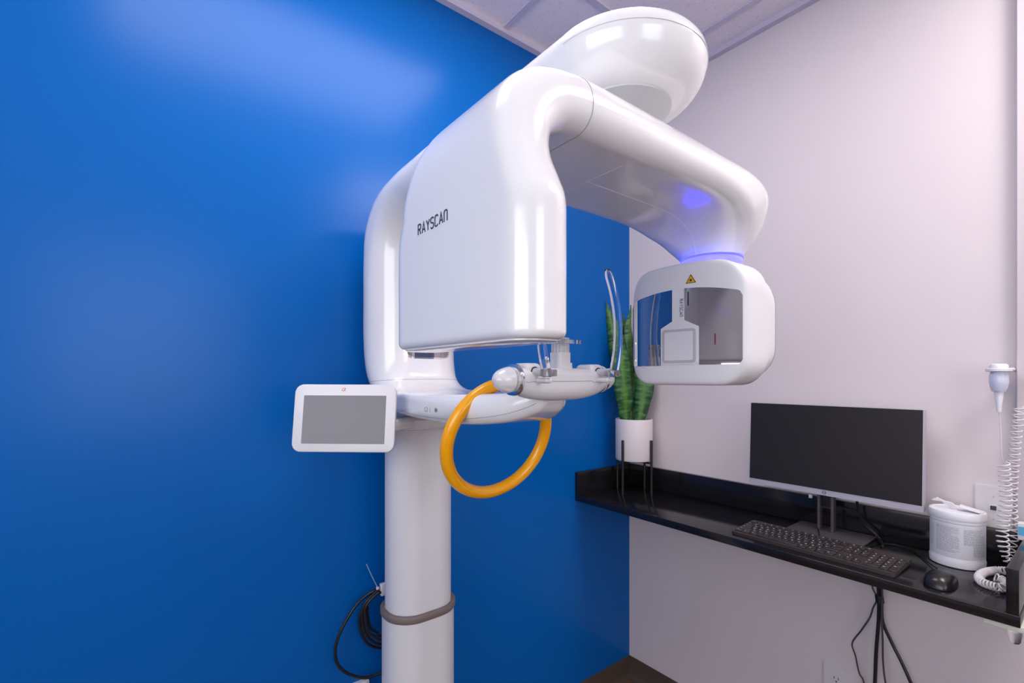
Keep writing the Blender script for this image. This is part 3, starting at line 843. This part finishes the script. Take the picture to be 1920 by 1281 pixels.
tag(obj('white_tag', *box(tuple(P(1516, 927, x=1.752)), tuple(P(1524, 934, x=1.760)), .0008), M['paper']), 'tiny white cable tag hanging below the monitor', 'tag')
def wire(name, pts, r, label, cat='cable', m='cable', n=8):
    return tag(obj(name, *tube(catmull(pts, 8), r, n), M[m]), label, cat)
wire('monitor_cable', [P(1606, 935, x=1.765), P(1611, 965, x=1.775), P(1622, 985, x=1.785), P(1640, 1000, x=1.79), P(1651, 1014, x=1.785), P(1655, 1024, z=CZ+.005)], .0040, 'thick black cable dropping from the monitor behind its stand')
wire('monitor_cable', [P(1521, 934, x=1.757), P(1528, 950, x=1.775), P(1535, 965, x=1.78), P(1533, 985, x=1.76), P(1537, 1004, z=CZ+.010)], .0020, 'thin dark cable hanging from the white tag left of the monitor post')
wire('monitor_cable', [P(1536, 965, x=1.785), P(1545, 953, x=1.79), P(1562, 950, x=1.79), P(1590, 956, x=1.79), P(1612, 970, x=1.79), P(1640, 1000, x=1.795), P(1650, 1018, z=CZ+.004)], .0020, 'thin dark cable arching behind the monitor post')
wire('mouse_cable', [P(1655, 1020, z=CZ+.003), P(1680, 1022, z=CZ+.003), P(1715, 1034, z=CZ+.003), P(1738, 1053, z=CZ+.003), P(1757, 1066, z=CZ+.006)], .0016, 'thin black cable lying on the counter from the mouse')

# ------------------------------------------------------------------ KEYBOARD
kb = thing('keyboard', 'black full-size computer keyboard lying on the counter before the monitor', 'keyboard', (1.565, .57, CZ))
KU, KV = .425, .148
def kf(u, v, d):      # u right, v back, d up; slightly turned and raised at the back
    a = .028; x = v*math.cos(a) - u*math.sin(a)*0.55; y = -u
    return (1.497 + x, .775 + y - v*.02, CZ + .0062 + v*.055 + d)
bo = roundpoly([(0, 0), (KU, 0), (KU, KV), (0, KV)], .010)
kbd = obj('case', *prism(bo, kf, -.0055, .0035), M['keybase'], kb)
for a in (.03, .36): obj('foot', *prism([(a, .12), (a+.03, .12), (a+.03, .13), (a, .13)], kf, -.0128, -.0055), M['black'], kb, smooth=False)
pit = .0190
keysL = []
def addrow(row, items):
    for c, w in items: keysL.append((c, row, w, 1))
R0 = [(0, 1)] + [(2+i, 1) for i in range(4)] + [(6.5+i, 1) for i in range(4)] + [(11+i, 1) for i in range(4)] + [(15.25+i, 1) for i in range(3)]
addrow(5.35, R0)
addrow(4, [(i, 1) for i in range(13)] + [(13, 2)] + [(15.25+i, 1) for i in range(3)] + [(18.5+i, 1) for i in range(4)])
addrow(3, [(0, 1.5)] + [(1.5+i, 1) for i in range(12)] + [(13.5, 1.5)] + [(15.25+i, 1) for i in range(3)] + [(18.5+i, 1) for i in range(3)])
addrow(2, [(0, 1.75)] + [(1.75+i, 1) for i in range(11)] + [(12.75, 2.25)] + [(18.5+i, 1) for i in range(3)])
addrow(1, [(0, 2.25)] + [(2.25+i, 1) for i in range(10)] + [(12.25, 2.75), (16.25, 1)] + [(18.5+i, 1) for i in range(3)])
addrow(0, [(0, 1.25), (1.25, 1.25), (2.5, 1.25), (3.75, 6.25), (10, 1.25), (11.25, 1.25), (12.5, 1.25), (13.75, 1.25)] + [(15.25+i, 1) for i in range(3)] + [(18.5, 2), (20.5, 1)])
keysL += [(21.5, 2, 1, 2), (21.5, 0, 1, 2)]
def keymesh(c, r, w, h):
    u0 = .0045 + c*pit*.985 + .0012; u1 = .0045 + (c+w)*pit*.985 - .0012
    v0 = .010 + r*pit*1.02 + .0012; v1 = .010 + (r+h)*pit*1.02 - .0012
    V_ = []; 
    lo = roundpoly([(u0, v0), (u1, v0), (u1, v1), (u0, v1)], .0015, 2)
    hi = roundpoly([(u0+.0010, v0+.0010), (u1-.0010, v0+.0010), (u1-.0010, v1-.0010), (u0+.0010, v1-.0010)], .0015, 2)
    m_ = skin([[kf(u, v, .0032) for u, v in lo], [kf(u, v, .0062) for u, v in lo], [kf(u, v, .0072) for u, v in hi]], False, True)
    nf = len(m_[1])
    if not (3.5 < c < 9 and r == 0):
        rd = random.Random(int(c*17+r*101)); lw = .0024 + rd.random()*.0026
        a = u0+.0035; b = v1-.0050
        q = box((0, 0, 0), (lw, .0028, 1)); q = ([kf(a+p[0], b+p[1], .0071+p[2]*.0002) for p in q[0]], q[1])
        m_ = join(m_, q)
    return m_, nf
def addkey(m_, nf, o=None):
    return m_
keysL.sort(key=lambda k: -(k[0] - k[1]*.8))      # nearest to the photographer first
def mk(name, meshes, parent):
    V_, F_ = join(*[m_ for m_, nf in meshes])
    o = obj(name, V_, F_, [M['key'], M['legend']], parent, ang=30)
    idx = 0
    for m_, nf in meshes:
        for i in range(len(m_[1])):
            if i >= nf: o.data.polygons[idx+i].material_index = 1
        idx += len(m_[1])
    return o
for k in keysL[:100]: mk('key', [keymesh(*k)], kb)
if len(keysL) > 100:
    o = mk('key', [keymesh(*k) for k in keysL[100:]], kb); o['kind'] = 'stuff'

# ------------------------------------------------------------------ MOUSE
ms = thing('computer_mouse', 'small black computer mouse on the counter right of the keyboard', 'mouse', (1.537, .268, CZ))
ml = []
for i in range(19):
    f = i/18; e = math.sqrt(max(.004, 1-abs(2*f-1)**2.4)); hz = .036*e*(1-.22*f); hw_ = .030*(.30+.70*e)
    l = [Vector((1.487+.104*f, .272+hw_*math.cos(a_), CZ+.0015+hz*math.sin(a_)**.8)) for a_ in [PI*k/28 for k in range(29)]]
    ml.append(l)
msb = obj('shell', *skin(ml), M['mouse'], ms, ang=70)
obj('scroll_wheel', *lathe([(.0065, -.003), (.008, 0), (.0065, .003)], (1.566, .272, CZ+.0225), 'y', 20), M['cablegrey'], ms)

# ------------------------------------------------------------------ WIPES CANISTER
WX, WY = 1.748, .276
wc = thing('wipes_canister', 'round white tub of disinfecting wipes with printed label beside the monitor', 'canister', (WX, WY, CZ))
obj('tub', *lathe([(.052, CZ), (.0565, CZ+.002), (.0575, CZ+.018), (.0560, CZ+.022), (.0560, CZ+.118), (.0575, CZ+.119), (.0578, CZ+.126)], (WX, WY, 0)), M['paper'], wc)
wlid = obj('lid', *lathe([(.0585, CZ+.126), (.0592, CZ+.128), (.0588, CZ+.142), (.0570, CZ+.146), (.052, CZ+.147), (.050, CZ+.145), (.0, CZ+.145)], (WX, WY, 0)), M['paper'], wc)
# label wraps round the side that faces the room
V_ = []; F_ = []; uv = []; n = 40
for i in range(n+1):
    a = math.radians(120 + 205*i/n)
    for z, v in ((CZ+.028, 0), (CZ+.112, 1)):
        V_.append((WX+.0563*math.cos(a), WY+.0563*math.sin(a), z)); uv.append((i/n*1.6, v))
        V_.append((WX+.0560*math.cos(a), WY+.0560*math.sin(a), z)); uv.append((i/n*1.6, v))
for i in range(n):
    a, b = i*4, i*4+4; F_ += [[a, b, b+2, a+2], [a+1, a+3, b+3, b+1]]
obj('label', V_, F_, M['label'], wc, uvs=uv)
def fine(rd, cols):
    parts = []
    for f0_, f1_, z0_, z1_, n_l, thk in cols:
        for i in range(n_l):
            z = z1_ - (z1_-z0_)*i/(n_l-1); a = f0_
            end = f1_ - (0 if rd.random() < .7 else rd.random()*.4*(f1_-f0_))
            while a < end:
                w_ = min(end-a, 3+rd.random()*9)
                V_ = []; F_ = []
                for j in range(4):
                    th = math.radians(189+a+w_*j/3)
                    for zz_ in (z, z+thk): V_.append((WX+.0565*math.cos(th), WY+.0565*math.sin(th), zz_))
                F_ = [[2*j, 2*j+2, 2*j+3, 2*j+1] for j in range(3)]
                parts.append((V_, F_)); a += w_ + 1.3
    return join(*parts)
lab = [o for o in wc.children if o.name.startswith('label')][0]
obj('fine_print', *fine(random.Random(7), [(-72, -54, CZ+.050, CZ+.104, 15, .0010), (-46, 4, CZ+.042, CZ+.106, 19, .0011), (13, 70, CZ+.066, CZ+.104, 12, .0013), (34, 70, CZ+.036, CZ+.062, 8, .0012)]), M['print'], lab, smooth=False)
# wipe pulled up through the lid, and the open flap
def crumple(pts, w, th=.0008):
    V_ = []; F_ = []
    for i, p in enumerate(pts):
        for s, j in ((-1, 0), (1, 1)):
            o_ = Vector((.3*s*w, s*w, .004*math.sin(i*2+s)))
            V_ += [Vector(p)+o_+Vector((th, 0, th)), Vector(p)+o_-Vector((th, 0, th))]
    for i in range(len(pts)-1):
        a, b = i*4, i*4+4
        F_ += [[a, b, b+2, a+2], [a+1, a+3, b+3, b+1], [a, a+1, b+1, b], [a+2, b+2, b+3, a+3]]
    return V_, F_
obj('wipe', *crumple([(WX, WY+.005, CZ+.140), (WX-.004, WY+.008, CZ+.150), (WX-.006, WY+.018, CZ+.163), (WX-.003, WY+.032, CZ+.168), (WX, WY+.044, CZ+.160)], .009), M['paper'], wc)
obj('lid_flap', *xf(box((-.016, -.045, -.0015), (.016, .0, .0015), .001), lambda v: Vector((WX+v.x, WY-.005+v.y, CZ+.1575 + v.y*.22 + v.z))), M['paper'], wc)
obj('flap_hinge', *box((WX-.016, WY-.052, CZ+.143), (WX+.016, WY-.046, CZ+.150), .001), M['paper'], wc)

# ------------------------------------------------------------------ WALL PLATES
def plate(name, label, y, z, w, h, outlet, x=1.83):
    t = thing(name, label, 'outlet', (x, y, z))
    fr = lambda u, v, d: (x - d, y - u, z + v)
    obj('cover_plate', *join(prism(roundpoly([(-w/2, -h/2), (w/2, -h/2), (w/2, h/2), (-w/2, h/2)], .004), fr, 0, .004),
                             prism(roundpoly([(-w/2+.002, -h/2+.002), (w/2-.002, -h/2+.002), (w/2-.002, h/2-.002), (-w/2+.002, h/2-.002)], .004), fr, .004, .006)), M['plate'], t)
    if outlet == 'duplex':
        for s in (.020, -.020):
            r = obj('receptacle', *prism(circ(.0165, 24, 0, s), fr, .005, .0075), M['plate'], t)
            obj('slots', *join(*[prism([(a-.001, s+b-.004), (a+.001, s+b-.004), (a+.001, s+b+.004), (a-.001, s+b+.004)], fr, .0070, .0079) for a, b in ((-.006, .003), (.006, .003))],
                prism(circ(.0025, 10, 0, s-.008), fr, .0070, .0079)), M['black'], r, smooth=False)
    else:
        obj('data_jack', *prism(sq(-.008, .008, -.012, .006, .001), fr, .005, .0075), M['paper'], t)
        obj('jack_opening', *prism(sq(-.006, .006, -.009, .003, .001), fr, .0070, .0080), M['cablegrey'], t, smooth=False)
        for s in (.028, -.034): obj('screw', *prism(circ(.0022, 12, 0, s), fr, .0055, .0070), M['panelgrey'], t)
plate('data_outlet', 'white data outlet plate behind the coiled white cord', .215, -.355, .075, .115, 'data')
plate('power_outlet', 'white power outlet plate low on the wall below the counter', .585, -1.030, .078, .125, 'duplex')

# ------------------------------------------------------------------ EXPOSURE SWITCH, POLE, COILED CORDS
hk = thing('switch_hook', 'white bracket on the right wall holding the exposure hand switch', 'hook', tuple(P(1873, 688, t=1.24)))
TS = 1.24
def sp(px, py, dt=0.0): return P(px, py, t=TS+dt)
hc = sp(1873, 694)
obj('ring_holder', *lathe([(.022, -.004), (.0255, -.003), (.0255, .003), (.022, .004)], tuple(hc)), M['paper'], hk)
obj('arm', *tube(catmull([hc + Vector((.01, -.012, 0)), sp(1902, 693, .01), sp(1912, 699, .02), sp(1922, 706, .03)], 5), .0045, 10), M['paper'], hk)
hs = thing('exposure_hand_switch', 'pale blue and white exposure hand switch hanging from the wall bracket', 'switch', tuple(hc))
obj('cap', *lathe([(.018, .004), (.0185, .010), (.016, .015), (.012, .0165)], tuple(hc)), M['paper'], hs)
obj('grip', *lathe([(.0135, -.056), (.0170, -.045), (.0190, -.030), (.0185, -.015), (.016, -.004)], tuple(hc)), M['bulb'], hs)
obj('strain_relief', *lathe([(.0045, -.110), (.0055, -.095), (.0095, -.058), (.0095, -.056)], tuple(hc)), M['paper'], hs)
wire('switch_lead', [hc+Vector((0, 0, -.108)), sp(1876, 800), sp(1877, 830), sp(1879, 860), sp(1886, 872)], .0013, 'thin straight pale lead hanging from the exposure hand switch', m='plate')
def coil(path, R, turns, r, n=14):
    path = catmull(path, 12); N = int(turns*n); pts = []
    L = [0]
    for a, b in zip(path, path[1:]): L.append(L[-1]+(b-a).length)
    up = Vector((0, 0, 1))
    for i in range(N+1):
        s = L[-1]*i/N; j = 0
        while j < len(L)-2 and L[j+1] < s: j += 1
        f = (s-L[j])/max(1e-9, L[j+1]-L[j]); p = path[j].lerp(path[j+1], f); t = (path[j+1]-path[j]).normalized()
        a1 = t.cross(Vector((.3, 1, .1))).normalized(); a2 = t.cross(a1)
        Rr = R(i/N) if callable(R) else R
        pts.append(p + a1*math.cos(2*PI*i/n)*Rr + a2*math.sin(2*PI*i/n)*Rr)
    return tube(pts, r, 8)
tag(obj('coiled_cord', *coil([sp(1912, 762, -.02), sp(1907, 800, -.02), sp(1902, 850, -.02), sp(1898, 900, -.02), sp(1896, 950, -.02), sp(1900, 1000, -.02), sp(1893, 1052, -.02)], lambda f: .0105 if f < .85 else .0105*(1.2-f)/.35, 27, .0016), M['plate']),
    'long white coiled cord hanging in front of the metal pole', 'cord')
tag(obj('coiled_cord', *coil([sp(1882, 868, -.055), sp(1884, 900, -.055), sp(1886, 940, -.055), sp(1881, 980, -.055), sp(1880, 1010, -.055), sp(1888, 1056, -.055)], lambda f: .0110 if f < .8 else .0110*(1.15-f)/.35, 20, .0016), M['plate']),
    'shorter white coiled cord hanging left of the longer one', 'cord')
tag(obj('tight_cord', *coil([P(1890, 1071, z=CZ+.018), P(1868, 1070, z=CZ+.012), P(1846, 1074, z=CZ+.012), P(1836, 1082, z=CZ+.011), P(1842, 1092, z=CZ+.011), P(1864, 1100, z=CZ+.012), P(1880, 1102, z=CZ+.014), P(1890, 1096, z=CZ+.014), P(1876, 1086, z=CZ+.016), P(1866, 1082, z=CZ+.018)], .0085, 44, .0019, 12), M['plate']),
    'tightly coiled white cord looped on the counter beside the end splash', 'cord')
pole = tag(obj('metal_pole', *tube([sp(1919, 658, .03), sp(1919, 806, .03)], .0095, 20), M['chrome']), 'short vertical metal tube on the right wall beside the hand switch', 'tube')
bx = thing('small_carton', 'small light blue and white carton at the right edge above the counter', 'carton', tuple(P(1925, 1000, t=1.18)))
q0 = P(1908, 1012, t=1.20)
obj('carton_body', *box((q0.x, q0.y-.06, q0.z), (q0.x+.03, q0.y, q0.z+.042), .001), M['paper'], bx)
obj('printed_band', *box((q0.x-.0006, q0.y-.060, q0.z+.012), (q0.x, q0.y-.001, q0.z+.034), 0), M['lightblue'], bx, smooth=False)

# ------------------------------------------------------------------ UNDER THE COUNTER
ub = thing('under_counter_strip', 'pale cream mounting strip fixed under the right end of the counter', 'bracket', (1.50, .15, CZ-.035))
obj('strip', *box((1.472, .125, CZ-.0385), (1.560, .190, CZ-.026), .001), M['cream'], ub)
obj('clear_hook', *lathe([(.006, -.030), (.009, -.026), (.012, 0)], (1.486, .142, CZ-.0385), n=20), M['clear'], ub)
def uc(px, py, x=1.80): return P(px, py, x=x)
wire('floor_cable', [uc(1646, 1075), uc(1648, 1125), uc(1647, 1170), uc(1643, 1220), uc(1640, 1290), uc(1632, 1420, 1.8), uc(1632, 1560, 1.8)], .0050, 'thick black cable hanging straight down below the counter', n=10)
wire('floor_cable', [uc(1651, 1075, 1.795), uc(1653, 1120, 1.795), uc(1655, 1165, 1.795), uc(1672, 1205, 1.795), uc(1692, 1245, 1.79), uc(1712, 1290, 1.785), uc(1768, 1420, 1.78), uc(1800, 1560, 1.78)], .0046, 'thick black cable slanting off to the right below the counter', n=10)
wire('floor_cable', [uc(1655, 1078, 1.785), uc(1653, 1150, 1.785), uc(1655, 1200, 1.785), uc(1656, 1245, 1.785), uc(1663, 1295, 1.78), uc(1690, 1420, 1.78), uc(1690, 1560, 1.78)], .0026, 'thin dark cable between the two thick ones below the counter', m='cablegrey')
wire('floor_cable', [uc(1632, 1080), uc(1637, 1105), uc(1645, 1122), uc(1637, 1140), uc(1631, 1158), uc(1615, 1182), uc(1598, 1206), uc(1604, 1230), uc(1611, 1262), uc(1622, 1290), uc(1640, 1420, 1.8), uc(1640, 1560, 1.8)], .0024, 'thin dark cable bowing out to the left below the counter', m='cablegrey')
wire('cable_wrap', [uc(1648, 1116, 1.792), uc(1649, 1123, 1.792), uc(1650, 1130, 1.792)], .0115, 'black wrap bundling the cables just below the counter', cat='cable wrap')

# ------------------------------------------------------------------ CAMERA
cd = bpy.data.cameras.new('camera'); co = bpy.data.objects.new('camera', cd); COL.objects.link(co)
co.location = W(0, 0, 0); co.rotation_euler = (PI/2, 0, -math.atan2(SA, CA))
cd.sensor_width = 36; cd.sensor_fit = 'HORIZONTAL'; cd.lens = 888/1920*36; cd.shift_y = 65.5/1920; cd.clip_start = .01
SC.camera = co
SC.view_settings.view_transform = 'Standard'; SC.view_settings.look = 'None'
SC.view_settings.gamma = 1; SC.view_settings.exposure = 0.03
SC.view_settings.use_curve_mapping = False
SC.cycles.use_denoising = True
SC.cycles.max_bounces = 10; SC.cycles.transmission_bounces = 10
